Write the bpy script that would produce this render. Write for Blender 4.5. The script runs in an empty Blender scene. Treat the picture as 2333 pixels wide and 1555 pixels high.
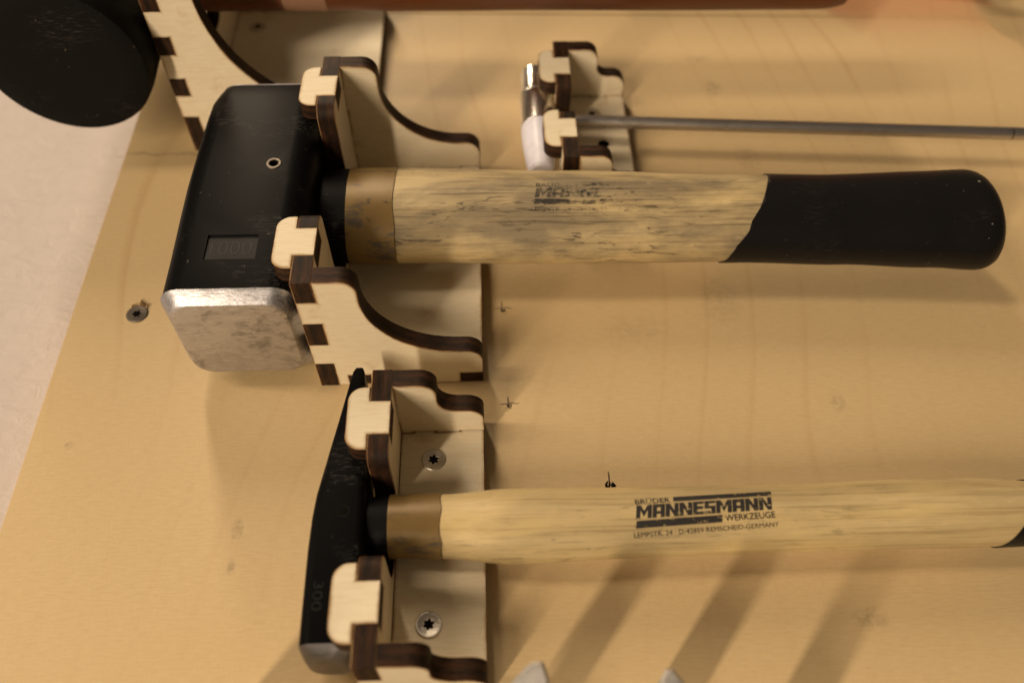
import bpy, bmesh, math, random
from mathutils import Matrix, Vector
random.seed(7)
C = bpy.context.scene.collection
S = 0.001
# Board frame (millimetres): X runs down the wall, Y along it to the right, Z out of it.
# M turns that frame into the world, where the board hangs on a vertical wall.
M = Matrix(((0, 1, 0, 0), (0, 0, -1, 0), (-1, 0, 0, 1.5), (0, 0, 0, 1)))

# ------------------------------------------------------------------ camera
cam_d = bpy.data.cameras.new('camera'); cam = bpy.data.objects.new('camera', cam_d); C.objects.link(cam)
cam_d.sensor_width = 22.3; cam_d.lens = 1959.77 / 2333 * 22.3
cam_d.clip_start = 0.01; cam_d.clip_end = 50
Rc = (Matrix.Rotation(-0.03168, 3, 'Z') @ Matrix.Rotation(-0.00558, 3, 'Y') @ Matrix.Rotation(0.62017, 3, 'X')).to_4x4()
cam.matrix_world = M @ Matrix.Translation(Vector((56.317, -154.113, 238.326)) * S) @ Rc
cam_d.dof.use_dof = True; cam_d.dof.focus_distance = 0.262; cam_d.dof.aperture_fstop = 4.2
bpy.context.scene.camera = cam

# ------------------------------------------------------------------ light: indoor ceiling lamps above the board, plus an added soft fill
w = bpy.data.worlds.new('World'); bpy.context.scene.world = w; w.use_nodes = True
w.node_tree.nodes['Background'].inputs[0].default_value = (1.0, 0.76, 0.52, 1)
w.node_tree.nodes['Background'].inputs[1].default_value = 0.085
def tube(name, x, y, z0, z1, width, power, col=(1, 0.785, 0.55)):
    # ceiling tube, also used for the added fill, running straight out from the wall
    l = bpy.data.lights.new(name, 'AREA'); l.energy = power; l.shape = 'RECTANGLE'; l.color = col
    l.size = width * S; l.size_y = (z1 - z0) * S
    o = bpy.data.objects.new(name, l); C.objects.link(o)
    d = (Vector((80, 50, 0)) - Vector((x, y, 0))).normalized(); zb = -d; yb = Vector((0, 0, 1)); xb = yb.cross(zb)
    R = Matrix((xb, yb, zb)).transposed().to_4x4()
    o.matrix_world = M @ (Matrix.Translation(Vector((x, y, (z0 + z1) / 2)) * S) @ R)
tube('ceiling_tube_or_fill', -1860, -2600, 980, 3400, 200, 150)
tube('ceiling_tube_or_fill', -460, 1400, 560, 1900, 160, 25)
tube('ceiling_tube_or_fill', -1900, 100, 1200, 3200, 300, 46)  # no known tube here: added as soft fill, like ceiling bounce
vs = bpy.context.scene.view_settings
vs.view_transform = 'Standard'; vs.look = 'None'; vs.exposure = -0.06; vs.gamma = 1

# ------------------------------------------------------------------ materials
def hexc(r, g, b):
    f = lambda c: (c / 255 / 12.92) if c / 255 <= 0.04045 else ((c / 255 + 0.055) / 1.055) ** 2.4
    return (f(r), f(g), f(b), 1)
class NT:
    def __init__(s, name):
        s.m = bpy.data.materials.new(name); s.m.use_nodes = True; s.t = s.m.node_tree
        s.p = s.t.nodes['Principled BSDF']; s.out = s.t.nodes['Material Output']
    def n(s, typ, **kw):
        x = s.t.nodes.new(typ)
        for k, v in kw.items():
            if k.startswith('i_'):
                key = k[2:]; key = int(key) if key.isdigit() else key.replace('_', ' ')
                x.inputs[key].default_value = v
            else: setattr(x, k, v)
        return x
    def l(s, a, b): s.t.links.new(a, b)
    def coord(s, scale, kind='Object', rot=(0, 0, 0)):
        tc = s.n('ShaderNodeTexCoord'); mp = s.n('ShaderNodeMapping')
        mp.inputs['Scale'].default_value = scale; mp.inputs['Rotation'].default_value = rot
        s.l(tc.outputs[kind], mp.inputs[0]); return mp.outputs[0]
    def noise(s, vec, scale=1.0, detail=4, rough=0.55, dist=0.0):
        x = s.n('ShaderNodeTexNoise'); x.inputs['Scale'].default_value = scale; x.inputs['Detail'].default_value = detail
        x.inputs['Roughness'].default_value = rough; x.inputs['Distortion'].default_value = dist
        s.l(vec, x.inputs['Vector']); return x.outputs['Fac']
    def ramp(s, fac, stops):
        r = s.n('ShaderNodeValToRGB'); e = r.color_ramp.elements
        while len(e) < len(stops): e.new(0.5)
        for k, (p, c) in enumerate(stops):
            e[k].position = p; e[k].color = c if len(c) == 4 else (*c, 1)
        s.l(fac, r.inputs[0]); return r.outputs[0]
    def g(s, v): return (v, v, v, 1)
    def mix(s, fac, a, b, mode='MIX'):
        x = s.n('ShaderNodeMix', data_type='RGBA', blend_type=mode)
        for i, v in ((0, fac), (6, a), (7, b)):
            if hasattr(v, 'links') or hasattr(v, 'is_linked'): s.l(v, x.inputs[i])
            else: x.inputs[i].default_value = v
        return x.outputs[2]
    def math(s, op, a, b=0.0, clamp=False):
        x = s.n('ShaderNodeMath', operation=op, use_clamp=clamp)
        for i, v in ((0, a), (1, b)):
            if hasattr(v, 'is_linked'): s.l(v, x.inputs[i])
            else: x.inputs[i].default_value = v
        return x.outputs[0]
    def bump(s, h, strength=0.3, dist=0.0003):
        b = s.n('ShaderNodeBump'); b.inputs['Strength'].default_value = strength; b.inputs['Distance'].default_value = dist
        s.l(h, b.inputs['Height']); s.l(b.outputs[0], s.p.inputs['Normal'])
    def fin(s, col=None, rough=0.6, metal=0.0, spec=0.5):
        if col is not None:
            if hasattr(col, 'is_linked'): s.l(col, s.p.inputs['Base Color'])
            else: s.p.inputs['Base Color'].default_value = col
        if hasattr(rough, 'is_linked'): s.l(rough, s.p.inputs['Roughness'])
        else: s.p.inputs['Roughness'].default_value = rough
        s.p.inputs['Metallic'].default_value = metal; s.p.inputs['Specular IOR Level'].default_value = spec
        return s.m

def mat_board():
    t = NT('board_plywood')
    v = t.coord((1000, 1000, 1000))
    sep = t.n('ShaderNodeSeparateXYZ'); t.l(v, sep.inputs[0]); X, Y = sep.outputs[0], sep.outputs[1]
    big = t.noise(t.coord((9, 9, 9)), 1, 3)
    fib = t.noise(t.coord((260, 1500, 300)), 1, 4, 0.6)       # fine short fibres running down the wall
    fib2 = t.noise(t.coord((1700, 330, 300)), 1, 3, 0.6)
    warp = t.noise(t.coord((5.5, 3.2, 1)), 1, 2, 0.4)
    c = t.mix(big, (0.595, 0.445, 0.235, 1), (0.655, 0.505, 0.285, 1))
    c = t.mix(t.ramp(fib, [(0.36, t.g(0)), (0.7, t.g(0.36))]), c, (0.48, 0.335, 0.175, 1))
    c = t.mix(t.ramp(fib2, [(0.45, t.g(0)), (0.75, t.g(0.3))]), c, (0.68, 0.515, 0.31, 1))
    # growth-ring lines
    ph = t.math('ADD', t.math('MULTIPLY', X, 0.052), t.math('MULTIPLY', warp, 7.0))
    fr = t.math('FRACT', ph)
    line = t.ramp(fr, [(0.0, t.g(0)), (0.80, t.g(0)), (0.93, t.g(1)), (0.97, t.g(0.25)), (1.0, t.g(0))])
    fade = t.ramp(t.noise(t.coord((11, 8, 1)), 1, 2), [(0.38, t.g(0.0)), (0.66, t.g(0.34))])
    fade = t.math('MULTIPLY', fade, t.ramp(t.math('DIVIDE', t.math('ADD', Y, 150.0), 300.0), [(0.3, t.g(0.25)), (0.8, t.g(1))]))
    c = t.mix(t.math('MULTIPLY', line, fade), c, (0.43, 0.235, 0.10, 1))
    # handling marks, each at its own place on the board
    grime = t.noise(t.coord((420, 420, 1)), 1, 3, 0.7)
    for (x, y, rx, ry, k) in ((150.8, 168, 7, 3, .35), (154.3, 148, 4, 6, .5), (161, 104, 6, 9, .3), (137, 32, 9, 12, .22), (-19.8, -49.6, 2, 4, .5),
                              (-76.7, -20, 1.6, 1.6, .6), (168, -11, 3, 5, .3), (160, -81, 6, 4, .35), (-20, -61, 1.5, 3, .5), (105, 20, 14, 7, .16)):
        a = t.math('DIVIDE', t.math('SUBTRACT', X, x), rx); b = t.math('DIVIDE', t.math('SUBTRACT', Y, y), ry)
        d = t.math('ADD', t.math('MULTIPLY', a, a), t.math('MULTIPLY', b, b))
        m = t.math('MULTIPLY', t.math('SUBTRACT', 1.0, d, True), t.math('MULTIPLY', t.ramp(grime, [(0.4, t.g(0.1)), (0.62, t.g(1))]), k))
        c = t.mix(m, c, (0.13, 0.10, 0.075, 1))
    # dark wavy grain mark by the upper edge
    wv = t.noise(t.coord((60, 60, 1)), 1, 2)
    dd = t.math('ABSOLUTE', t.math('SUBTRACT', Y, t.math('ADD', 103.5, t.math('MULTIPLY', wv, 16.0))))
    inx = t.math('LESS_THAN', t.math('ABSOLUTE', t.math('ADD', X, 74.0)), 15.0)
    m = t.math('MULTIPLY', t.math('SUBTRACT', 1.0, t.math('MULTIPLY', dd, 0.8), True), t.math('MULTIPLY', inx, t.math('MULTIPLY', grime, 0.9)))
    c = t.mix(m, c, (0.12, 0.09, 0.06, 1))
    t.bump(t.math('ADD', fib, t.math('MULTIPLY', fib2, 0.5)), 0.22, 0.0002)
    return t.fin(c, 0.48, 0, 0.5)

def mat_birch(name='laser_cut_birch', base=(0.84, 0.765, 0.605, 1)):
    t = NT(name)
    rnd = t.n('ShaderNodeObjectInfo')
    off = t.n('ShaderNodeVectorMath', operation='ADD')
    t.l(t.coord((1, 1, 1)), off.inputs[0]); t.l(rnd.outputs['Random'], off.inputs[1])
    def mp(s):
        m = t.n('ShaderNodeMapping'); m.inputs['Scale'].default_value = s; t.l(off.outputs[0], m.inputs[0]); return m.outputs[0]
    fib = t.noise(mp((170, 1500, 1500)), 1, 4, 0.6)
    bl = t.noise(mp((45, 45, 45)), 1, 3)
    st = t.noise(mp((95, 95, 95)), 1, 4, 0.65)
    c = t.mix(bl, (base[0] * .90, base[1] * .87, base[2] * .80, 1), base)
    c = t.mix(t.ramp(fib, [(0.42, t.g(0)), (0.72, t.g(0.6))]), c, (0.68, 0.57, 0.39, 1))
    c = t.mix(t.ramp(st, [(0.60, t.g(0)), (0.74, t.g(0.35))]), c, (0.42, 0.27, 0.10, 1))   # resin and scorch stains
    at = t.n('ShaderNodeAttribute', attribute_name='burn')
    smoke = t.math('MULTIPLY', t.math('POWER', at.outputs['Fac'], 1.6), t.ramp(st, [(0.40, t.g(0.15)), (0.60, t.g(1))]))
    c = t.mix(smoke, c, (0.34, 0.20, 0.075, 1))
    t.bump(fib, 0.16, 0.0002)
    return t.fin(c, 0.6, 0, 0.35)

def mat_char():
    # laser-burnt cut edge: uv.y runs across the sheet, so the plies show as bands
    t = NT('burnt_plywood_edge')
    uv = t.coord((1, 1, 1), 'UV'); sep = t.n('ShaderNodeSeparateXYZ'); t.l(uv, sep.inputs[0])
    V = sep.outputs[1]
    ns = t.noise(t.coord((0.35, 9, 1), 'UV'), 1, 4, 0.6)
    ply = t.ramp(V, [(0.0, (0.07, 0.03, 0.013)), (0.27, (0.042, 0.019, 0.010)), (0.33, (0.014, 0.009, 0.007)), (0.52, (0.022, 0.012, 0.008)),
                     (0.60, (0.046, 0.021, 0.011)), (0.80, (0.032, 0.015, 0.008)), (0.92, (0.02, 0.012, 0.008)), (1.0, (0.07, 0.03, 0.013))])
    c = t.mix(t.ramp(ns, [(0.45, t.g(0)), (0.75, t.g(0.45))]), ply, (0.11, 0.052, 0.021, 1))
    dk = t.noise(t.coord((0.09, 1.2, 1), 'UV'), 1, 3)
    c = t.mix(t.ramp(dk, [(0.4, t.g(0.75)), (0.6, t.g(0))]), c, (0.012, 0.008, 0.006, 1))
    t.bump(ns, 0.3, 0.0003)
    return t.fin(c, 0.55, 0, 0.14)

def mat_scorch():
    t = NT('scorched_rim')
    n = t.noise(t.coord((180, 180, 180)), 1, 3)
    return t.fin(t.mix(t.ramp(n, [(.4, t.g(0)), (.6, t.g(1))]), (0.16, 0.075, 0.028, 1), (0.40, 0.25, 0.11, 1)), 0.6)

def mat_paint(name, col, rough=0.42, specks=0.5, speckcol=(0.35, 0.32, 0.27, 1), scuff=0.3, spec=0.07):
    t = NT(name)
    sp = t.noise(t.coord((420, 420, 420)), 1, 3, 0.75); sp2 = t.noise(t.coord((70, 70, 70)), 1, 3)
    m = t.math('MULTIPLY', t.ramp(sp, [(0.69, t.g(0)), (0.735, t.g(specks))]), t.ramp(sp2, [(0.42, t.g(0.1)), (0.6, t.g(1))]))
    c = t.mix(m, col, speckcol)
    fine = t.noise(t.coord((260, 1900, 1900), rot=(0.3, 0.2, 0.9)), 1, 4, 0.7)
    area = t.ramp(t.noise(t.coord((46, 60, 46)), 1, 3), [(0.54, t.g(0)), (0.66, t.g(1))])
    sc = t.math('MULTIPLY', t.ramp(fine, [(0.52, t.g(0)), (0.66, t.g(scuff))]), area)
    c = t.mix(sc, c, (0.13, 0.125, 0.12, 1))
    t.bump(t.noise(t.coord((900, 900, 900)), 1, 3), 0.035, 0.0003)
    return t.fin(c, t.math('ADD', rough, t.math('MULTIPLY', sc, 0.3)), 0, spec)

def mat_handle(name, c1, c2, wear=1.0, slope=0.0):
    t = NT(name)
    rot = (0, 0, slope)
    g1 = t.noise(t.coord((11, 330, 330), rot=rot), 1, 5, 0.6, 0.4)        # long grain
    g2 = t.noise(t.coord((26, 1300, 1300), rot=rot), 1, 4, 0.6, 0.6)      # pores along the grain
    cl = t.noise(t.coord((17, 48, 48)), 1, 6, 0.62, 0.3)                  # grime clouds
    cm = t.noise(t.coord((26, 70, 70), rot=(0, 0, 0.3)), 1, 4, 0.6)
    sp = t.noise(t.coord((85, 380, 380), rot=(0, 0, slope * 2)), 1, 5, 0.72, 1.2)       # dents and ticks
    c = t.mix(t.ramp(g1, [(0.3, t.g(0)), (0.7, t.g(1))]), c1, c2)
    c = t.mix(t.ramp(g2, [(0.5, t.g(0)), (0.72, t.g(0.38))]), c, (c1[0] * .55, c1[1] * .5, c1[2] * .42, 1))
    if wear:
        c = t.mix(t.ramp(cl, [(0.43, t.g(0)), (0.63, t.g(0.80 * wear))]), c, (0.165, 0.135, 0.092, 1))
        streak = t.math('MULTIPLY', t.ramp(g2, [(0.53, t.g(0)), (0.64, t.g(1))]), t.ramp(cl, [(0.44, t.g(0.0)), (0.60, t.g(1))]))
        c = t.mix(t.math('MULTIPLY', streak, 0.5 * wear), c, (0.05, 0.036, 0.022, 1))
        tick = t.math('MULTIPLY', t.ramp(sp, [(0.57, t.g(0)), (0.63, t.g(1))]), t.ramp(cm, [(0.44, t.g(0)), (0.56, t.g(1))]))
        c = t.mix(t.math('MULTIPLY', tick, 0.7 * wear), c, (0.035, 0.026, 0.018, 1))
        pale = t.math('MULTIPLY', t.ramp(t.noise(t.coord((120, 300, 300)), 1, 4, 0.7), [(0.58, t.g(0)), (0.68, t.g(1))]), t.ramp(cm, [(0.34, t.g(1)), (0.48, t.g(0))]))
        c = t.mix(t.math('MULTIPLY', pale, 0.55 * wear), c, (0.74, 0.60, 0.34, 1))
    t.bump(t.math('ADD', g2, t.math('MULTIPLY', sp, 1.2)), 0.4 if wear > .5 else 0.2, 0.0004)
    return t.fin(c, t.ramp(cl, [(0.3, t.g(0.36)), (0.7, t.g(0.58))]), 0, 0.45)

def mat_gold():
    t = NT('gold_brown_paint')
    n = t.noise(t.coord((55, 160, 160)), 1, 5, 0.7); n2 = t.noise(t.coord((320, 320, 320)), 1, 3)
    c = t.mix(t.noise(t.coord((30, 30, 30)), 1, 3), (0.16, 0.10, 0.03, 1), (0.23, 0.15, 0.05, 1))
    c = t.mix(t.ramp(n, [(0.54, t.g(0)), (0.62, t.g(0.85))]), c, (0.075, 0.065, 0.055, 1))
    c = t.mix(t.ramp(n2, [(0.66, t.g(0)), (0.72, t.g(0.7))]), c, (0.06, 0.04, 0.02, 1))
    t.bump(n2, 0.1, 0.0003)
    return t.fin(c, 0.38, 0.15, 0.5)

def mat_metal(name, col, rough, worn=0.0, dark=(0.16, 0.15, 0.145, 1)):
    t = NT(name)
    n = t.noise(t.coord((130, 260, 200)), 1, 7, 0.78, 0.5); f = t.noise(t.coord((300, 1500, 1500), rot=(0.2, 0.5, 0.4)), 1, 4, 0.65)
    big = t.noise(t.coord((45, 45, 45)), 1, 3)
    c = col
    if worn:
        m = t.math('MULTIPLY', t.ramp(n, [(0.47, t.g(0)), (0.62, t.g(worn))]), t.ramp(big, [(0.38, t.g(0.3)), (0.62, t.g(1))]))
        c = t.mix(m, col, dark)
        c = t.mix(t.ramp(f, [(0.5, t.g(0)), (0.75, t.g(worn * .6))]), c, (min(1, col[0] * 1.4), min(1, col[1] * 1.4), min(1, col[2] * 1.4), 1))
        t.bump(t.math('ADD', n, t.math('MULTIPLY', f, 1.4)), 0.35, 0.0003)
    return t.fin(c, rough, 1.0, 0.5)

def mat_wall():
    t = NT('white_wall_paint')
    n1 = t.noise(t.coord((75, 150, 80)), 1, 5, 0.6, 0.9); n2 = t.noise(t.coord((260, 260, 260)), 1, 3)
    c = t.mix(t.noise(t.coord((14, 14, 14)), 1, 3), (0.53, 0.475, 0.46, 1), (0.59, 0.535, 0.515, 1))
    t.bump(t.math('ADD', t.math('MULTIPLY', n1, 2.4), t.math('MULTIPLY', n2, 0.4)), 0.5, 0.0010)
    return t.fin(c, 0.6, 0, 0.3)

def mat_ink(name, lo, hi, fade=None):
    # worn printed ink: what has rubbed off lets the wood show
    t = NT(name)
    n = t.noise(t.coord((520, 900, 900)), 1, 4, 0.7)
    if fade is not None:
        tc = t.n('ShaderNodeTexCoord'); sep = t.n('ShaderNodeSeparateXYZ'); t.l(tc.outputs['Object'], sep.inputs[0])
        n3 = t.noise(t.coord((140, 300, 300)), 1, 4, 0.7)
        q = t.math('MULTIPLY', t.math('SUBTRACT', sep.outputs[0], fade[0]), fade[1])
        n = t.math('SUBTRACT', t.math('ADD', t.math('MULTIPLY', n, 0.5), t.math('MULTIPLY', n3, 0.5)), q)
    a = t.ramp(n, [(lo, t.g(0)), (hi, t.g(1 if fade is None else 0.82))])
    tr = t.n('ShaderNodeBsdfTransparent'); mx = t.n('ShaderNodeMixShader')
    t.fin((0.018, 0.016, 0.016, 1), 0.6)
    t.l(a, mx.inputs[0]); t.l(tr.outputs[0], mx.inputs[1]); t.l(t.p.outputs[0], mx.inputs[2]); t.l(mx.outputs[0], t.out.inputs[0])
    return t.m

def mat_simple(name, col, rough=0.5, metal=0.0, spec=0.5, sss=0.0):
    t = NT(name)
    n = t.noise(t.coord((220, 220, 220)), 1, 4)
    c = t.mix(t.ramp(n, [(0.35, t.g(0)), (0.75, t.g(0.35))]), col, (col[0] * .6, col[1] * .6, col[2] * .6, 1))
    t.bump(n, 0.05, 0.0003)
    if sss: t.p.inputs['Subsurface Weight'].default_value = sss; t.p.inputs['Subsurface Radius'].default_value = (.004, .003, .003)
    return t.fin(c, rough, metal, spec)

def mat_red_plastic():
    t = NT('translucent_red_plastic')
    t.fin((0.55, 0.05, 0.02, 1), 0.2)
    tr = t.n('ShaderNodeBsdfTransparent'); tr.inputs[0].default_value = (1.0, 0.36, 0.20, 1)
    mx = t.n('ShaderNodeMixShader'); mx.inputs[0].default_value = 0.35
    t.l(tr.outputs[0], mx.inputs[1]); t.l(t.p.outputs[0], mx.inputs[2]); t.l(mx.outputs[0], t.out.inputs[0])
    return t.m

MT = dict(board=mat_board(), birch=mat_birch(), char=mat_char(), scorch=mat_scorch(), wall=mat_wall(),
          black=mat_paint('black_head_paint', (0.0045, 0.0045, 0.005, 1), 0.40, 0.9, (0.35, 0.32, 0.27, 1), 0.42, 0.035),
          grip=mat_paint('black_dipped_grip', (0.0065, 0.006, 0.0065, 1), 0.42, 0.8, (0.35, 0.32, 0.27, 1), 0.10, 0.2),
          neck=mat_paint('black_neck_paint', (0.006, 0.006, 0.007, 1), 0.5, 0.2),
          rubber=mat_paint('black_rubber', (0.0065, 0.0065, 0.0065, 1), 0.6, 0.9, (0.16, 0.14, 0.10, 1), 0.26),
          gold=mat_gold(), wood1=mat_handle('worn_ash_handle', (0.53, 0.405, 0.20, 1), (0.64, 0.51, 0.28, 1), 1.0, 0.07),
          wood2=mat_handle('clean_ash_handle', (0.55, 0.415, 0.19, 1), (0.67, 0.53, 0.28, 1), 0.42, 0.02),
          brown=mat_handle('brown_varnished_wood', (0.095, 0.025, 0.007, 1), (0.15, 0.042, 0.011, 1), 0.25),
          steel=mat_metal('struck_steel', (0.50, 0.50, 0.545, 1), 0.42, 0.8, (0.10, 0.095, 0.09, 1)), chrome=mat_metal('polished_chrome', (0.86, 0.84, 0.81, 1), 0.26),
          rod=mat_metal('drawn_steel_rod', (0.56, 0.53, 0.51, 1), 0.36, 0.25), screw=mat_metal('zinc_screw', (0.62, 0.58, 0.52, 1), 0.40, 0.4),
          oldscrew=mat_metal('tarnished_screw', (0.17, 0.145, 0.12, 1), 0.5, 0.5), dullsteel=mat_metal('dull_worn_steel', (0.25, 0.245, 0.26, 1), 0.5, 0.7), dark=mat_simple('dark_recess', (0.006, 0.005, 0.004, 1), 0.9, 0.0, 0.05), nylon=mat_simple('white_nylon', (0.78, 0.79, 0.92, 1), 0.35, 0, 0.5, 0.3),
          splinter=mat_simple('raw_splinters', (0.62, 0.46, 0.26, 1), 0.8), ink2=mat_ink('printed_ink', 0.33, 0.43),
          ink1=mat_ink('rubbed_ink', 0.40, 0.53, (0.092, 4.0)), pencil=mat_simple('pencil_line', (0.09, 0.06, 0.04, 1), 0.8),
          prong_steel=mat_metal('ground_tool_steel', (0.74, 0.72, 0.70, 1), 0.5, 0.35), stampm=mat_simple('stamped_bare_metal', (0.008, 0.008, 0.0085, 1), 0.55, 0.0, 0.2),
          stampd=mat_simple('stamped_digits', (0.018, 0.018, 0.019, 1), 0.5, 0.0, 0.2), tape=mat_simple('worn_pale_patch', (0.30, 0.17, 0.11, 1), 0.6), red=mat_red_plastic(), cap=mat_simple('grey_green_plastic', (0.22, 0.23, 0.17, 1), 0.5))

# ------------------------------------------------------------------ builders
class Thing:
    def __init__(s, name, base, label, cat, group=None, kind=None):
        s.base = Vector(base); s.o = bpy.data.objects.new(name, None); C.objects.link(s.o)
        s.o.empty_display_size = 0.01
        s.o.matrix_world = M @ Matrix.Translation(s.base * S)
        s.o['label'] = label; s.o['category'] = cat
        if group: s.o['group'] = group
        if kind: s.o['kind'] = kind
def put(name, bm, mats, parent=None, base=None, smooth=True, angle=32):
    """one mesh object; vertices come in board millimetres"""
    base = Vector(base if base is not None else (0, 0, 0))
    for v in bm.verts: v.co = (v.co - base) * S
    me = bpy.data.meshes.new(name)
    bmesh.ops.recalc_face_normals(bm, faces=bm.faces)
    bm.to_mesh(me); bm.free()
    for m in (mats if isinstance(mats, (list, tuple)) else [mats]): me.materials.append(MT[m])
    if smooth:
        for p in me.polygons: p.use_smooth = True
        me.set_sharp_from_angle(angle=math.radians(angle))
    o = bpy.data.objects.new(name, me); C.objects.link(o)
    if parent is None: o.matrix_world = M @ Matrix.Translation(base * S)
    else: o.parent = parent
    return o
def part(T, name, bm, mats, under=None, smooth=True, angle=32):
    return put(name, bm, mats, under or T.o, T.base, smooth, angle)

def arc(cx, cy, r, a0, a1, n=7, ry=None):
    ry = ry or r
    return [(cx + r * math.cos(math.radians(a0 + (a1 - a0) * k / n)), cy + ry * math.sin(math.radians(a0 + (a1 - a0) * k / n))) for k in range(n + 1)]
def plate(poly, t0, t1, frame, ch=0.22):
    """laser-cut sheet: 2-D outline extruded from t0 to t1; faces slot 0, cut edge slot 1, thin scorched rim slot 2.
    frame(u, v, t) gives the board point."""
    out = []
    for p in poly:
        if not out or (abs(p[0] - out[-1][0]) + abs(p[1] - out[-1][1])) > 1e-4: out.append(p)
    if abs(out[0][0] - out[-1][0]) + abs(out[0][1] - out[-1][1]) < 1e-4: out.pop()
    poly = out; n = len(poly)
    if sum(poly[i][0] * poly[(i + 1) % n][1] - poly[(i + 1) % n][0] * poly[i][1] for i in range(n)) < 0: poly = poly[::-1]
    ins = []
    for i in range(n):
        a, b, c = Vector(poly[i - 1]), Vector(poly[i]), Vector(poly[(i + 1) % n])
        d1 = (b - a).normalized(); d2 = (c - b).normalized()
        n1 = Vector((-d1.y, d1.x)); n2 = Vector((-d2.y, d2.x)); m = n1 + n2
        m = m / max(0.35, m.length_squared / 2) if m.length > 1e-6 else n1
        ins.append(b + m * ch)
    bm = bmesh.new(); uv = bm.loops.layers.uv.new('UVMap')
    rings = []; burn = bm.verts.layers.float.new('burn')
    in2 = [Vector(poly[i]) + (ins[i] - Vector(poly[i])) * (1.2 / ch) for i in range(n)]
    for pts, t in ((ins, t0), (poly, t0 + ch), (poly, t1 - ch), (ins, t1), (in2, t0), (in2, t1)):
        rings.append([bm.verts.new(frame(p[0], p[1], t)) for p in pts])
    for r in rings[:4]:
        for v in r: v[burn] = 1.0
    L = [0]
    for i in range(n): L.append(L[-1] + (Vector(poly[(i + 1) % n]) - Vector(poly[i])).length)
    bm.faces.new(rings[4][::-1]); bm.faces.new(rings[5])
    for i in range(n):
        j = (i + 1) % n
        bm.faces.new((rings[0][j], rings[0][i], rings[4][i], rings[4][j])); bm.faces.new((rings[3][i], rings[3][j], rings[5][j], rings[5][i]))
    vv = (0, ch / (t1 - t0), 1 - ch / (t1 - t0), 1)
    for k in range(3):
        for i in range(n):
            j = (i + 1) % n
            f = bm.faces.new((rings[k][i], rings[k][j], rings[k + 1][j], rings[k + 1][i]))
            f.material_index = 1 if k == 1 else 2
            for lp, (u, q) in zip(f.loops, ((L[i], vv[k]), (L[i + 1], vv[k]), (L[i + 1], vv[k + 1]), (L[i], vv[k + 1]))):
                lp[uv].uv = (u, q)
    return bm
def box(bm, x0, x1, y0, y1, z0, z1, mi=0):
    v = [bm.verts.new(p) for p in ((x0, y0, z0), (x1, y0, z0), (x1, y1, z0), (x0, y1, z0), (x0, y0, z1), (x1, y0, z1), (x1, y1, z1), (x0, y1, z1))]
    for q in ((3, 2, 1, 0), (4, 5, 6, 7), (0, 1, 5, 4), (1, 2, 6, 5), (2, 3, 7, 6), (3, 0, 4, 7)):
        f = bm.faces.new([v[i] for i in q]); f.material_index = mi
def loft(rings, cap=True, mi=0):
    bm = bmesh.new(); R = [[bm.verts.new(p) for p in r] for r in rings]; n = len(R[0])
    for a, b in zip(R, R[1:]):
        for i in range(n): bm.faces.new((a[i], a[(i + 1) % n], b[(i + 1) % n], b[i])).material_index = mi
    if cap: bm.faces.new(R[0][::-1]); bm.faces.new(R[-1])
    return bm
def lathe_y(cx, cz, prof, n=48):
    return loft([[(cx + r * math.cos(2 * math.pi * k / n), y, cz + r * math.sin(2 * math.pi * k / n)) for k in range(n)] for y, r in prof])
def rrect(hx, hz, r, n=5):
    r = min(r, hx * .98, hz * .98); o = []
    for cx, cz, a in ((hx - r, hz - r, 0), (-hx + r, hz - r, 90), (-hx + r, -hz + r, 180), (hx - r, -hz + r, 270)):
        o += arc(cx, cz, r, a, a + 90, n)
    return o
def interp(tab, x):
    if x <= tab[0][0]: return tab[0][1:]
    for a, b in zip(tab, tab[1:]):
        if x <= b[0]:
            t = (x - a[0]) / (b[0] - a[0]); t = t * t * (3 - 2 * t)
            return tuple(p + (q - p) * t for p, q in zip(a[1:], b[1:]))
    return tab[-1][1:]
def limb(tab, f0, f1, nx=24, add=0.0, n=56, cap=True, pw=2.0):
    """oval bar along X: tab rows (x, y centre, z centre, half width y, half width z); ends given by functions of the ring direction"""
    rings = []
    for k in range(nx + 1):
        r = []
        for i in range(n):
            a = 2 * math.pi * i / n; cy, sz = math.cos(a), math.sin(a)
            cy = math.copysign(abs(cy) ** (2 / pw), cy); sz = math.copysign(abs(sz) ** (2 / pw), sz)
            x = f0(cy, sz) + (f1(cy, sz) - f0(cy, sz)) * k / nx
            yc, zc, hy, hz = interp(tab, x)
            r.append((x, yc + (hy + add) * cy, zc + (hz + add) * sz))
        rings.append(r)
    return loft(rings, cap)
K = lambda v: (lambda c, s: v)

# ------------------------------------------------------------------ setting: wall and board
def slab(name, x0, x1, y0, y1, z0, z1, mat, label, cat, bev=0.5):
    bm = bmesh.new(); box(bm, x0, x1, y0, y1, z0, z1)
    bmesh.ops.bevel(bm, geom=list(bm.edges), offset=bev, segments=2, affect='EDGES')
    o = put(name, bm, mat, angle=60); o['kind'] = 'structure'; o['label'] = label
    return o
bm = bmesh.new(); box(bm, -900, 1100, -900, 1100, -60, -16.2)
wall = put('wall', bm, 'wall', smooth=False); wall['kind'] = 'structure'; wall['label'] = 'white painted rough wall behind the plywood board'
board = slab('plywood_board', -89.4, 620, -520, 200.6, -16, 0, 'board', 'pale birch plywood board that carries the tool holders', 'board')
board2 = slab('plywood_board', -89.4, 620, 201.6, 620, -16, -0.4, 'board', 'next plywood board beyond the thin seam', 'board')
# the seam is not quite parallel to the holders
for o, y in ((board, 200.6), (board2, 201.6)):
    for v in o.data.vertices:
        if abs(v.co.y - y * S) < 0.002: v.co.y -= 0.038 * (v.co.x - 0.060) - 0.0035

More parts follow.
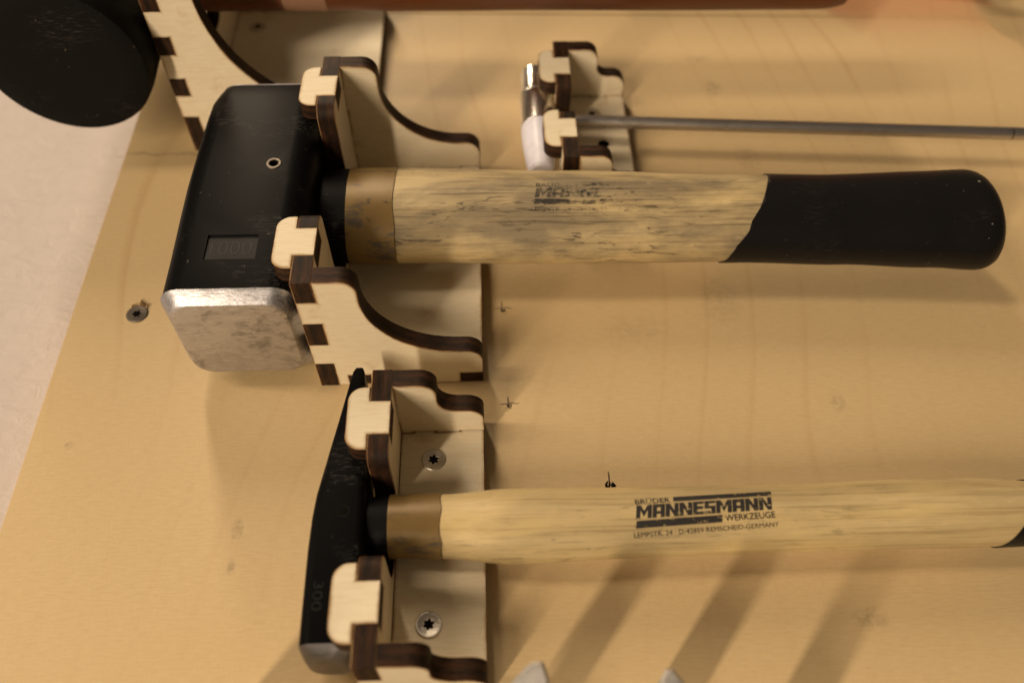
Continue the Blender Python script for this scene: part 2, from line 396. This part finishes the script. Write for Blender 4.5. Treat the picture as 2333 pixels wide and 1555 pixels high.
def spart(owner, name, bm, mats, smooth=True): return put(name, bm, mats, owner, (0, 0, 0), smooth)
# ------------------------------------------------------------------ screws
def screw_bm(x, y, z, r=3.6, ang=0.3, star=6):
    bm = bmesh.new(); n = 36
    def ring(rr, zz): return [bm.verts.new((x + rr * math.cos(2 * math.pi * i / n + ang), y + rr * math.sin(2 * math.pi * i / n + ang), zz)) for i in range(n)]
    def sring(k, zz):
        return [bm.verts.new((x + k * (1.35 + 0.3 * math.cos(star * 2 * math.pi * i / n)) * math.cos(2 * math.pi * i / n + ang),
                              y + k * (1.35 + 0.3 * math.cos(star * 2 * math.pi * i / n)) * math.sin(2 * math.pi * i / n + ang), zz)) for i in range(n)]
    R = [ring(r, z - 1.5), ring(r, z + 0.3), ring(r - 0.25, z + 0.5), ring(r - 0.8, z + 0.52), ring(r - 1.0, z + 0.42), sring(1.1, z + 0.42), sring(1.0, z + 0.36), sring(0.95, z + 0.07)]
    for k, (a, b) in enumerate(zip(R, R[1:])):
        for i in range(n):
            f = bm.faces.new((a[i], a[(i + 1) % n], b[(i + 1) % n], b[i])); f.material_index = 1 if k >= 6 else 0
    f = bm.faces.new(R[-1]); f.material_index = 1
    return bm
def disc_bm(x, y, z, r, n=28, d=0.0):
    bm = bmesh.new()
    bm.faces.new([bm.verts.new((x + r * math.cos(2 * math.pi * i / n), y + r * math.sin(2 * math.pi * i / n), z)) for i in range(n)])
    return bm

# ------------------------------------------------------------------ laser-cut holders
TH = 6.0
def holder(x, y, W, zt, Lh, zl, slot_c, slot_z, label, lips, fing, screws, holes=(), a=10.3, b=21.2, r_in=4.6):
    T = Thing('tool_holder', (x, y, 0), label, 'tool holder', 'laser-cut plywood tool holders')
    # fing: z ranges where the front plate reaches through to the outer side face
    def edge(yo, yi):  # going up in z: list of (y, z) along one outer edge
        pts = []; z = 0.0
        for z0, z1, dark in fing:
            pts += [(yo if dark else yi, z0), (yo if dark else yi, z1)]
        return pts
    left = edge(0, TH); right = [(W - p[0], p[1]) for p in left]
    top = zt; cut = zt - TH
    poly = [p for p in right]
    def notch(c0, c1): return [(c1, top), (c1, cut), (c0, cut), (c0, top)]
    if lips: poly += notch(W - b, W - a)
    rs = 6.0
    poly += arc(W - slot_c + r_in, top - r_in, r_in, 90, 180, 8)
    hw = W / 2 - slot_c; rb = min(9.0, hw)
    poly += arc(W - slot_c - rb, slot_z + rb, rb, 0, -90, 8) + arc(slot_c + rb, slot_z + rb, rb, -90, -180, 8)
    poly += arc(slot_c - r_in, top - r_in, r_in, 0, 90, 8)
    if lips: poly += notch(a, b)
    poly += left[::-1]
    part(T, 'front_plate', plate(poly, 0, TH, lambda u, v, t: (x + t, y + u, v)), ('birch', 'char', 'scorch'))
    # side plates
    xc = 18.2; zs = zt - 8.4
    prof = [(13.2, zt)] + arc(13.2, zt - 5.0, 5.0, 90, 0, 7)
    ex = Lh - 7.2
    prof += arc(ex, zs, ex - xc, 180, 270, 16, zs - zl)
    prof += arc(Lh - 5.2, zl - 5.2, 5.2, 90, 0, 7)
    sp = []
    for z0, z1, dark in fing: sp += [(TH if dark else 0, z0), (TH if dark else 0, z1)]
    tb = (9.6, 16.8); tb2 = (Lh - 7.4, Lh)
    sp = sp + prof + [(Lh, TH - 0.4), (tb2[0], TH - 0.4), (tb2[0], 0), (tb[1], 0), (tb[1], TH - 0.4), (tb[0], TH - 0.4), (tb[0], 0)]
    for yy in (0, W - TH):
        part(T, 'side_plate', plate(sp, 0, TH, lambda u, v, t, yy=yy: (x + u, y + yy + t, v)), ('birch', 'char', 'scorch'))
    e = 0.12
    bp = [(TH + e, TH + e), (tb[0] + e, TH + e), (tb[0] + e, 0.1), (tb[1] - e, 0.1), (tb[1] - e, TH + e), (tb2[0] + e, TH + e), (tb2[0] + e, 0.1), (Lh - 0.1, 0.1)]
    bp = bp + [(p[0], W - p[1]) for p in bp[::-1]]
    part(T, 'base_plate', plate(bp, 0.15, TH - 0.5, lambda u, v, t: (x + u, y + v, t)), ('birch', 'char', 'scorch'))
    if lips:
        for c in ((a + b) / 2, W - (a + b) / 2):
            h = (b - a) / 2; q = 10.0; r = 4.4
            lp = [(TH, -h + .1), (TH, h - .1), (-0.1, h - .1), (-0.1, q)] + arc(-6.2 + r, q - r, r, 90, 180, 7) + arc(-6.2 + r, -q + r, r, 180, 270, 7) + [(-0.1, -q), (-0.1, -h + .1)]
            part(T, 'lip', plate(lp, zt - TH + .1, zt + .05, lambda u, v, t, c=c: (x + u, y + c + v, t)), ('birch', 'char', 'scorch'))
    for k, (sx, sy) in enumerate(screws): part(T, 'screw', screw_bm(sx, sy, TH - 0.5, 3.65, 0.4 + k), ('screw', 'dark'))
    for hx, hy in holes: part(T, 'screw_hole', disc_bm(hx, hy, TH - 0.44, 2.3), 'dark', smooth=False)
    return T
F1 = ((0, 12.35, 1), (12.35, 22.75, 0), (22.75, 33.2, 1), (33.2, 43.6, 0), (43.6, 52.4, 1))
holder(0, 0, 101.7, 52.4, 53.2, 17.6, 28.6, 9, 'large pale holder gripping the heavy square-headed hammer', True, F1, ((34, 50.8),))
F2 = ((0, 11, 1), (11, 21, 0), (21, 31.5, 1))
holder(21.56, -98.8, 83.3, 31.5, 31.7, 17.3, 28.8, 5.5, 'low pale holder gripping the narrow wedge-headed hammer, two screws in its base', True, F2, ((37.8, -31.3), (37.5, -80.9)))
F3 = ((0, 10, 1), (10, 19, 0), (19, 28.2, 1))
holder(83.0, 75.6, 67.0, 28.2, 30.2, 15.5, 26.8, 8, 'smallest holder, carrying the little chrome hammer, one empty screw hole', True, F3, ((99.2, 125.5),), ((102.4, 107.4),), a=10.3, b=20.8, r_in=3.4)
F0 = ((0, 16.8, 1), (16.8, 26.9, 0), (26.9, 34.5, 1), (34.5, 45, 0), (45, 52.2, 1), (52.2, 62.5, 0), (62.5, 70, 1), (70, 78, 0))
holder(-61.5, 114, 92, 78, 72.2, 17.6, 28, 21.5, 'tall holder with many finger joints, carrying the black mallet', True, F0, ((-45.7, 188.4),))

# ------------------------------------------------------------------ marks and screw in the board
bmx = screw_bm(-66.7, 31.2, -0.02, 3.7, 0.1)
spart(board, 'screw', bmx, ('oldscrew', 'dark'))
bm = bmesh.new()
for k in range(26):
    a = random.uniform(0.5, 2.6); r = random.uniform(2.2, 3.4); l = random.uniform(1.0, 3.6)
    p = Vector((-66.7 + r * math.cos(a), 31.2 + r * math.sin(a), 0.0)); d = Vector((random.uniform(-.25, .35), 1, 0)).normalized() * l
    q = Vector((d.y, -d.x, 0)).normalized() * 0.22; up = Vector((0, 0, random.uniform(.3, 1.1)))
    vs_ = [bm.verts.new(c) for c in (p - q, p + q, p + d * .6 + up + q * .6, p + d + up * 0.4, p + d * .6 + up - q * .6)]
    bm.faces.new(vs_)
spart(board, 'splinter', bm, 'splinter', False)['kind'] = 'stuff'
def strip(pts, w, z=0.10):
    bm = bmesh.new(); L_ = []; 
    for i, p in enumerate(pts):
        a = Vector(pts[max(0, i - 1)]); b = Vector(pts[min(len(pts) - 1, i + 1)]); d = (b - a).normalized(); n_ = Vector((-d.y, d.x))
        ww = w * (0.35 + 0.65 * math.sin(math.pi * (i + .5) / len(pts))) * random.uniform(.7, 1.2)
        L_.append((bm.verts.new((p[0] + n_.x * ww, p[1] + n_.y * ww, z)), bm.verts.new((p[0] - n_.x * ww, p[1] - n_.y * ww, z))))
    for a, b in zip(L_, L_[1:]): bm.faces.new((a[0], b[0], b[1], a[1]))
    return bm
def blob(x, y, r, z=0.12, j=0.35, n=14):
    bm = bmesh.new()
    bm.faces.new([bm.verts.new((x + r * random.uniform(1 - j, 1 + j) * math.cos(2 * math.pi * i / n), y + r * random.uniform(1 - j, 1 + j) * math.sin(2 * math.pi * i / n), z)) for i in range(n)])
    return bm
for (x, y, nn) in ((60.3, 29.3, 9), (61.4, -9.7, 9), (91.2, -38.8, 14)):
    bm = bmesh.new()
    for k in range(nn):
        a = random.uniform(0, 6.28); r = random.uniform(.5, 1.0); l = random.uniform(.6, 1.9); sg = random.choice((-1, 1))
        p = Vector((x + r * math.cos(a), y + r * math.sin(a), 0.05)); d = Vector((random.uniform(-.3, .3), sg, 0)).normalized() * l
        q = Vector((d.y, -d.x, 0)).normalized() * 0.14; up = Vector((0, 0, random.uniform(.15, .5)))
        bm.faces.new([bm.verts.new(c) for c in (p - q, p + q, p + d + up)])
    spart(board, 'splinter', bm, 'splinter', False)['kind'] = 'stuff'
for (x, y) in ((60.3, 29.8), (61.4, -9.2)):
    spart(board, 'screw_hole', blob(x, y - .5, .8), 'dark', False)
    spart(board, 'pencil_mark', strip([(x - 3.2 + k * .8 , y + .5 + random.uniform(-.25, .25)) for k in range(9)], .17), 'pencil', False)
    spart(board, 'pencil_mark', strip([(x - .3 + random.uniform(-.15, .15), y - .6 + k * .75) for k in range(6)], .17, .14), 'pencil', False)
spart(board, 'screw_hole', blob(91.2, -38.8, 1.5), 'dark', False)
spart(board, 'pencil_mark', strip([(91 + random.uniform(-.2, .2), -37.5 + k * .7) for k in range(6)], .2, .14), 'pencil', False)

# ------------------------------------------------------------------ printed words on the handles
def text2d(txt, x0, y0, wd, ht, shear=0.0, bold=0.0):
    cu = bpy.data.curves.new('t', 'FONT'); cu.body = txt; cu.size = 1; cu.offset = bold; cu.resolution_u = 3
    o = bpy.data.objects.new('t', cu); C.objects.link(o)
    dg = bpy.context.evaluated_depsgraph_get(); me = o.evaluated_get(dg).to_mesh()
    V_ = [v.co.copy() for v in me.vertices]; F_ = [tuple(p.vertices) for p in me.polygons]
    o.evaluated_get(dg).to_mesh_clear(); bpy.data.objects.remove(o); bpy.data.curves.remove(cu)
    xs = [v.x for v in V_]; ys = [v.y for v in V_]; sx = wd / (max(xs) - min(xs)); sy = ht / (max(ys) - min(ys))
    out = []
    for v in V_:
        yy = (v.y - min(ys)) * sy
        out.append((x0 + (v.x - min(xs)) * sx + shear * yy, y0 + yy))
    return out, F_
def quad2d(x0, y0, wd, ht, shear=0.25):
    return [(x0, y0), (x0 + wd, y0), (x0 + wd + shear * ht, y0 + ht), (x0 + shear * ht, y0 + ht)], [(0, 1, 2, 3)]
def block(word, x0, y0, wd, ht, shear=0.2, st=0.36):
    # heavy squared capitals, each stroke a slanted bar
    W_ = dict(M=1.35, A=1.05, N=1.12, E=.92, S=.95); gap = .07
    tot = sum(W_[c] for c in word) + gap * (len(word) - 1); k = wd / tot; out = []; cx = 0.0
    for c in word:
        w_ = W_[c]; Q = []
        def bar(x1, y1, x2, y2): Q.append([(x1, y1), (x2, y1), (x2, y2), (x1, y2)])
        if c == 'M': bar(0, 0, st, 1); bar(w_ - st, 0, w_, 1); Q.append([(st, 1), (st, .62), (w_ / 2, .1), (w_ / 2, .55)]); Q.append([(w_ / 2, .55), (w_ / 2, .1), (w_ - st, .62), (w_ - st, 1)])
        if c == 'A': bar(0, 0, st, 1); bar(w_ - st, 0, w_, 1); bar(st, .74, w_ - st, 1); bar(st, .26, w_ - st, .46)
        if c == 'N': bar(0, 0, st, 1); bar(w_ - st, 0, w_, 1); Q.append([(st, 1), (st, .58), (w_ - st, 0), (w_ - st, .42)])
        if c == 'E': bar(0, 0, st, 1); bar(st, 0, w_, .2); bar(st, .4, w_ * .94, .6); bar(st, .8, w_, 1)
        if c == 'S': bar(0, .8, w_, 1); bar(0, .6, st, .8); bar(0, .4, w_, .6); bar(w_ - st, .2, w_, .4); bar(0, 0, w_, .2)
        for q in Q: out.append(([(x0 + (cx + p[0]) * k + shear * p[1] * ht, y0 + p[1] * ht) for p in q], [(0, 1, 2, 3)]))
        cx += w_ + gap
    return out
def logo():
    it = [text2d('BR\u00dcDER', 0.5, 8.4, 9.6, 1.75, 0, .01), quad2d(10.9, 8.6, 27.3, 1.35), quad2d(-0.3, 2.3, 23.4, 1.7), text2d('WERKZEUGE', 24.0, 2.4, 13.7, 1.6, 0, .01), text2d('LEMPSTR. 24 \u00b7 D-42859 REMSCHEID-GERMANY', -0.9, 0.35, 39.2, 1.05)] + block('MANNESMANN', 0.0, 4.55, 37.2, 3.5)
    return it
def print_on(tab, items, ox, oy, tilt, lift=0.10, sc=(1, 1)):
    bm = bmesh.new()
    for V_, F_ in items:
        vv = [bm.verts.new((p[0] * sc[0], p[1] * sc[1], 0)) for p in V_]
        for f in F_:
            try: bm.faces.new([vv[i] for i in f])
            except ValueError: pass
    y = 0.0
    while y < 11.5:
        bmesh.ops.bisect_plane(bm, geom=list(bm.verts) + list(bm.edges) + list(bm.faces), plane_co=(0, y, 0), plane_no=(0, 1, 0)); y += 0.5
    for k in range(9):
        bmesh.ops.bisect_plane(bm, geom=list(bm.verts) + list(bm.edges) + list(bm.faces), plane_co=(k * 5, 0, 0), plane_no=(1, 0, 0))
    for v in bm.verts:
        X = ox + v.co.x * math.cos(tilt) - v.co.y * math.sin(tilt); Yd = oy + v.co.x * math.sin(tilt) + v.co.y * math.cos(tilt)
        yc, zc, hy, hz = interp(tab, X); q = max(-.97, min(.97, (Yd - yc) / (hy + lift)))
        v.co = Vector((X, Yd, zc + (hz + lift) * math.sqrt(1 - q * q)))
    return bm

# ------------------------------------------------------------------ heavy square-headed hammer
def carve(o, cutters):
    """cut real recesses into a part, then drop the cutters"""
    for c in cutters:
        md = o.modifiers.new('b', 'BOOLEAN'); md.operation = 'DIFFERENCE'; md.object = c; md.solver = 'EXACT'; md.material_mode = 'TRANSFER'
    bpy.context.view_layer.update()
    dg = bpy.context.evaluated_depsgraph_get(); me = bpy.data.meshes.new_from_object(o.evaluated_get(dg))
    o.modifiers.clear(); old = o.data; o.data = me; bpy.data.meshes.remove(old)
    for c in cutters: bpy.data.objects.remove(c)
    me.set_sharp_from_angle(angle=math.radians(32))
H1 = Thing('hammer', (-20, 50, 25), 'heavy hammer with square black head, worn wooden handle and black dipped grip', 'hammer')
hxc, hzc = -20.6, 25.4
def head1(y, k=1.0, dx=0.0, r=6.5): return [(hxc + dx + p[0] * k, y, hzc + p[1] * k) for p in rrect(19.8, 20.0, r)]
def face1(y0, y1, sgn):
    return loft([head1(y0), head1(y0 + sgn * 0.6, .985), head1(y0 + sgn * 3.4, .875), head1(y0 + sgn * 3.9, .85), head1(y0 + sgn * 4.1, .80)])
st = [(4.6, 1.0, .0), (8, 1.005, 0), (20, 1.01, 0), (35, 1.025, 0), (50, 1.035, 0), (65, 1.025, 0), (80, 1.01, 0), (90, .985, 0), (95, .95, .4), (98.2, .91, .8)]
hd = part(H1, 'head', loft([head1(y, k, dx, 7.5) for y, k, dx in st]), 'black')
cut = bmesh.new(); box(cut, -28.4, -13.2, 15.6, 25.2, 45.05, 60); c1 = part(H1, 'cut', cut, 'stampm', smooth=False)
cut2 = bmesh.new()
bmesh.ops.create_cone(cut2, cap_ends=True, segments=28, radius1=1.5, radius2=1.5, depth=16, matrix=Matrix.Translation((-12.6, 55.4, 46)))
c2 = part(H1, 'cut', cut2, 'dark', smooth=False)
carve(hd, [c1, c2])
ring = bmesh.new(); n = 36
RR = [[ring.verts.new((-12.6 + r * math.cos(2 * math.pi * i / n), 55.4 + r * math.sin(2 * math.pi * i / n), z)) for i in range(n)] for r, z in ((1.5, 44.5), (1.55, 46.25), (2.0, 46.38), (2.35, 46.3), (2.6, 45.8))]
for a, b in zip(RR, RR[1:]):
    for i in range(n): ring.faces.new((a[i], a[(i + 1) % n], b[(i + 1) % n], b[i]))
part(H1, 'pin', ring, 'oldscrew', hd)
tv = bmesh.new()
for V_, F_ in (text2d('1000', -27.0, 17.6, 12.2, 5.2, 0, -0.02),):
    q = [tv.verts.new((p[0], p[1], 45.12)) for p in V_]
    for f in F_: tv.faces.new([q[i] for i in f])
part(H1, 'stamp', tv, 'stampd', hd, smooth=False)
part(H1, 'striking_face', face1(4.6, 0, -1), 'steel', hd)
part(H1, 'striking_face', loft([head1(98.2, .91, .8), head1(98.8, .9, .8), head1(101.5, .80, .8), head1(101.9, .74, .8)]), 'steel', hd)
tab1 = [(-40, 54.6, 23, 18.6, 12.6), (8, 54.1, 23, 18.6, 12.6), (26, 53.8, 23, 18.8, 12.7), (85, 52.0, 22.6, 18.4, 12.4), (140, 50.2, 22.4, 17.0, 11.9),
        (175, 48.8, 22.2, 17.2, 12.0), (205, 47.9, 22.4, 18.3, 13.0), (222, 47.4, 22.4, 19.2, 13.6)]
hh = part(H1, 'handle', limb(tab1, K(24), lambda c, s: 144.2 + 7.4 * c + 5.4 * s, 40), 'wood1')
part(H1, 'neck', limb(tab1, K(-38), K(9.4), 14, 0.05), 'neck', hh)
part(H1, 'gold_band', limb(tab1, K(9.2), lambda c, s: 24.9 + .25 * math.sin(5 * c) + .2 * math.sin(11 * s), 10, 0.35), 'gold', hh)
def grip_rings():
    f0 = lambda c, s: 143.4 + 7.4 * c + 5.4 * s + .35 * math.sin(9 * c + 4 * s) + .28 * math.sin(23 * c) + .2 * math.sin(41 * s + 3 * c)
    rings = []
    N = 56
    for k in range(27):
        t = k / 26; r = []
        for i in range(N):
            a = 2 * math.pi * i / N; c, s = math.cos(a), math.sin(a)
            x = f0(c, s) + (220.5 - f0(c, s)) * t; yc, zc, hy, hz = interp(tab1, x); r.append((x, yc + (hy + .45) * c, zc + (hz + .45) * s))
        rings.append(r)
    for dx, kk in ((1.6, .99), (3.1, .965), (4.5, .92), (5.7, .84), (6.5, .70), (7.0, .45), (7.2, .2)):
        yc, zc, hy, hz = interp(tab1, 220.5)
        rings.append([(220.5 + dx, yc + (hy + .45) * kk * math.cos(2 * math.pi * i / N), zc + (hz + .45) * kk * math.sin(2 * math.pi * i / N)) for i in range(N)])
    return loft(rings)
part(H1, 'grip', grip_rings(), 'grip', hh)
part(H1, 'printed_logo', print_on(tab1, logo(), 71.2, 43.6, -0.02, .09, (1.25, 1.25)), 'ink1', hh, smooth=False)

# ------------------------------------------------------------------ wedge-headed hammer
H2 = Thing('hammer', (14, -57, 15), 'slim hammer with black wedge-shaped head and clean printed wooden handle', 'hammer')
def sec(y, xc, hx, hz, r=2.6): return [(xc + p[0], y, 15.2 + p[1]) for p in rrect(hx, hz, r)]
hd2 = part(H2, 'head', loft([sec(-90.6, 14.0, 7.2, 9.2, 3.4), sec(-84, 14.0, 7.3, 9.3, 3.2), sec(-74, 14.0, 7.3, 9.2, 2.6), sec(-66, 14.0, 7.4, 9.2), sec(-57, 14.1, 7.3, 9.2), sec(-50, 14.3, 6.9, 9.2), sec(-43, 14.7, 6.1, 9.1),
     sec(-35, 15.1, 5.0, 9.0, 2.0), sec(-27, 15.5, 3.9, 8.9, 1.6), sec(-18, 15.9, 2.7, 8.8, 1.1), sec(-10.5, 16.2, 1.7, 8.6, .8), sec(-9, 16.25, 1.1, 8.0, .5)]), 'black')
part(H2, 'striking_face', loft([sec(-90.6, 14, 7.2, 9.2, 3.4), sec(-91.2, 14, 7.0, 9.0, 3.6), sec(-93.2, 14, 5.9, 7.8, 4.2), sec(-93.9, 14, 5.0, 6.6, 4.4), sec(-94.1, 14, 3.5, 4.6, 3.2)]), 'dullsteel', hd2)
ring = bmesh.new()
RR = [[ring.verts.new((15.6 + r * math.cos(2 * math.pi * i / 28), -55.9 + r * math.sin(2 * math.pi * i / 28), z)) for i in range(28)] for r, z in ((1.3, 24.44), (1.5, 24.52), (1.7, 24.5), (1.8, 24.35))]
for a, b in zip(RR, RR[1:]):
    for i in range(28): ring.faces.new((a[i], a[(i + 1) % 28], b[(i + 1) % 28], b[i]))
part(H2, 'pin', ring, 'neck', hd2)
part(H2, 'pin_hole', disc_bm(15.6, -55.9, 24.5, 1.3), 'dark', hd2, smooth=False)
tv = bmesh.new(); V_, F_ = text2d('300', 0, 0, 7.6, 2.6)
q = [tv.verts.new((9.6 + p[1], -75.0 - p[0], 24.6)) for p in V_]
for f in F_: tv.faces.new([q[i] for i in f])
part(H2, 'stamp', tv, 'stampm', hd2, smooth=False)
tab2 = [(0, -56.6, 15, 8.4, 7.2), (20, -56.6, 15, 8.4, 7.2), (28, -56.5, 15, 8.6, 7.4), (41, -56.9, 15, 8.9, 7.6), (60, -57.3, 15, 10.5, 8.6), (100, -57.2, 15, 9.8, 8.2), (135, -57.3, 15, 9.4, 8.0), (170, -56.9, 15, 9.8, 8.3),
        (190, -57.0, 15, 9.8, 8.3), (208, -57.6, 15, 8.9, 8.0), (250, -57.6, 15, 9.4, 8.2), (290, -57.6, 15, 10.6, 9.0)]
hh2 = part(H2, 'handle', limb(tab2, K(41), lambda c, s: 200 + 4.5 * c + 3.5 * s, 44), 'wood2')
part(H2, 'neck', limb(tab2, K(14), K(27.2), 10, 0.0), 'neck', hh2)
part(H2, 'gold_band', limb(tab2, K(27.0), lambda c, s: 41.2 + .25 * math.sin(6 * c) + .2 * math.sin(13 * s), 8, 0.3), 'gold', hh2)
part(H2, 'grip', limb(tab2, lambda c, s: 199.6 + 4.5 * c + 3.5 * s, lambda c, s: 292 + 0 * c, 20, 0.35), 'grip', hh2)
part(H2, 'printed_logo', print_on(tab2, logo(), 94.0, -64.6, 0.045, .09, (1.0, 1.06)), 'ink2', hh2, smooth=False)

# ------------------------------------------------------------------ small chrome hammer
H3 = Thing('hammer', (76, 110, 16), 'little chrome hammer with a white nylon tip and thin steel rod', 'hammer')
h3 = part(H3, 'head', lathe_y(75.9, 15.4, [(138.5, 1), (138.5, 5.0), (137.6, 5.7), (123.8, 6.2), (123.2, 5.8), (122.6, 5.8), (122.2, 6.6), (105.4, 6.75), (105.0, 6.5), (105, 2)]), 'chrome')
part(H3, 'nylon_tip', lathe_y(75.9, 15.4, [(105.2, 2), (105.2, 6.6), (97, 6.5), (86, 5.4), (82, 4.7), (81.2, 3.8), (81, 1)]), 'nylon', h3)
part(H3, 'collar', limb([(80, 110, 16, 3.2, 3.2), (90, 109.4, 16, 3.2, 3.2)], K(79), K(88), 4, n=28), 'chrome')
tr = [(86, 109.3, 16, 2.35, 2.35), (175, 103.1, 16, 2.35, 2.35), (255, 97.7, 16, 2.35, 2.35), (300, 94.6, 16, 2.35, 2.35), (420, 86.4, 16, 2.35, 2.35)]
def line_tab(x0, y0, x1, y1, z, r): return [(x0 + (x1 - x0) * k / 12, y0 + (y1 - y0) * k / 12, z, r, r) for k in range(13)]
def limb_lin(x0, y0, x1, y1, z, r, n=28): # straight round bar
    return loft([[(x, y + rr * math.cos(2 * math.pi * i / n), z + rr * math.sin(2 * math.pi * i / n)) for i in range(n)]
                 for x, y, rr in ((x0, y0, r), (x0 + (x1 - x0) * .5, y0 + (y1 - y0) * .5, r), (x1, y1, r))])
rd = part(H3, 'rod', limb_lin(86, 109.3, 257.6, 97.6, 16, 2.45), 'rod')
part(H3, 'rod', limb_lin(257.6, 97.6, 258.1, 97.56, 16, 2.1), 'dark', rd)
part(H3, 'rod', limb_lin(258.1, 97.56, 400, 88, 16, 2.45), 'rod', rd)

# ------------------------------------------------------------------ mallet
MA = Thing('mallet', (-92, 156, 49), 'black rubber mallet with round head and brown varnished handle', 'mallet')
part(MA, 'head', lathe_y(-92, 49, [(104.4, 4), (104.0, 20), (104.0, 27.2), (104.6, 28.6), (106.2, 29.4), (112, 29.7), (125, 29.0), (130, 28.6), (158, 28.3), (186, 28.6), (206, 29.6), (210, 28.8), (211, 27), (211, 4)], 72), 'rubber')
tm = [(-80, 156.9, 49, 11.4, 12), (-40, 156.2, 49, 12, 12.2), (60, 154.4, 49, 12.2, 12.2), (150, 152.9, 49, 12.3, 12.3), (188, 152.3, 49, 12.2, 12.2), (195, 152.2, 49, 11.5, 11.5), (199, 152.1, 49, 9.4, 9.4), (200.5, 152.1, 49, 6, 6)]
mh = part(MA, 'handle', limb(tm, K(-70), K(200.5), 70, n=40), 'brown')
part(MA, 'worn_band', limb(tm, K(-21), K(-4.5), 5, .12, 40), 'tape', mh)

# ------------------------------------------------------------------ bracket below the holders: two tips in view, the rest added to cast shadow stripes
WR = Thing('shadow_bracket', (78, -130, 0), 'grey steel bracket with upright prongs below the slim hammer, made up around two tips to cast shadow stripes', 'shadow_bracket')
def prong_steel(pts, z0, z1): return plate(pts, z0, z1, lambda u, v, t: (u, v, t), 0.9)
J = ('prong_steel', 'prong_steel', 'prong_steel')
part(WR, 'prong', prong_steel([(57.5, -110), (58.6, -105), (62.4, -101.2), (64.0, -100.4), (66.2, -100.4), (67.3, -104), (67.6, -110)], 13, 40), J)
part(WR, 'prong', prong_steel([(89.6, -113), (91.4, -106), (93.4, -103.0), (95.2, -102.8), (97.4, -106), (98.8, -113)], 5, 40), J)
part(WR, 'prong', prong_steel([(117, -124), (118, -116), (121, -113), (124, -114), (126, -124)], 5, 34), J)  # unseen prong, added for one more shadow stripe
part(WR, 'foot', prong_steel([(57.5, -110.2), (67.6, -110.2), (67.6, -140), (57.5, -140)], 0, 14), J)
part(WR, 'foot', prong_steel([(89.6, -113.2), (98.8, -113.2), (98.8, -140), (89.6, -140)], 0, 10), J)
part(WR, 'foot', prong_steel([(117, -124.2), (126, -124.2), (126, -140), (117, -140)], 0, 10), J)
part(WR, 'body', prong_steel([(50, -140.2), (132, -140.2), (130, -175), (52, -175)], 0, 8), J)
holder(-20, -206, 96, 48, 60, 17.6, 30, 8, 'unseen lowest holder, added for its shadow beside the low holder of the slim hammer', True, ((0, 12, 1), (12, 22, 0), (22, 32, 1), (32, 40, 0), (40, 48, 1)), ())  # out of view, placed so its shadow falls on the board's lower part

# ------------------------------------------------------------------ screwdriver beyond the seam
SD = Thing('screwdriver', (250, 222, 14), 'red translucent screwdriver handle with grey-green end cap', 'screwdriver')
ts = [(205, 226, 16, 4, 4), (212, 226, 16, 11, 11), (225, 225.5, 16, 12, 12), (250, 223, 16, 11, 11), (280, 219, 16, 12, 12), (287, 218, 16, 10.5, 10.5)]
part(SD, 'handle', limb(ts, K(206), K(286), 30, n=32), 'red')
ts2 = [(285, 207.6, 16, 12.5, 11.5), (297, 206.6, 16, 11, 11), (304, 206.6, 16, 8, 8), (307, 206.6, 16, 3, 3)]
part(SD, 'end_cap', limb(ts2, K(285.5), K(307), 12, n=32), 'cap')
part(SD, 'shaft', limb([(100, 230, 16, 2.6, 2.6), (210, 226, 16, 2.6, 2.6)], K(110), K(208), 4, n=20), 'rod')
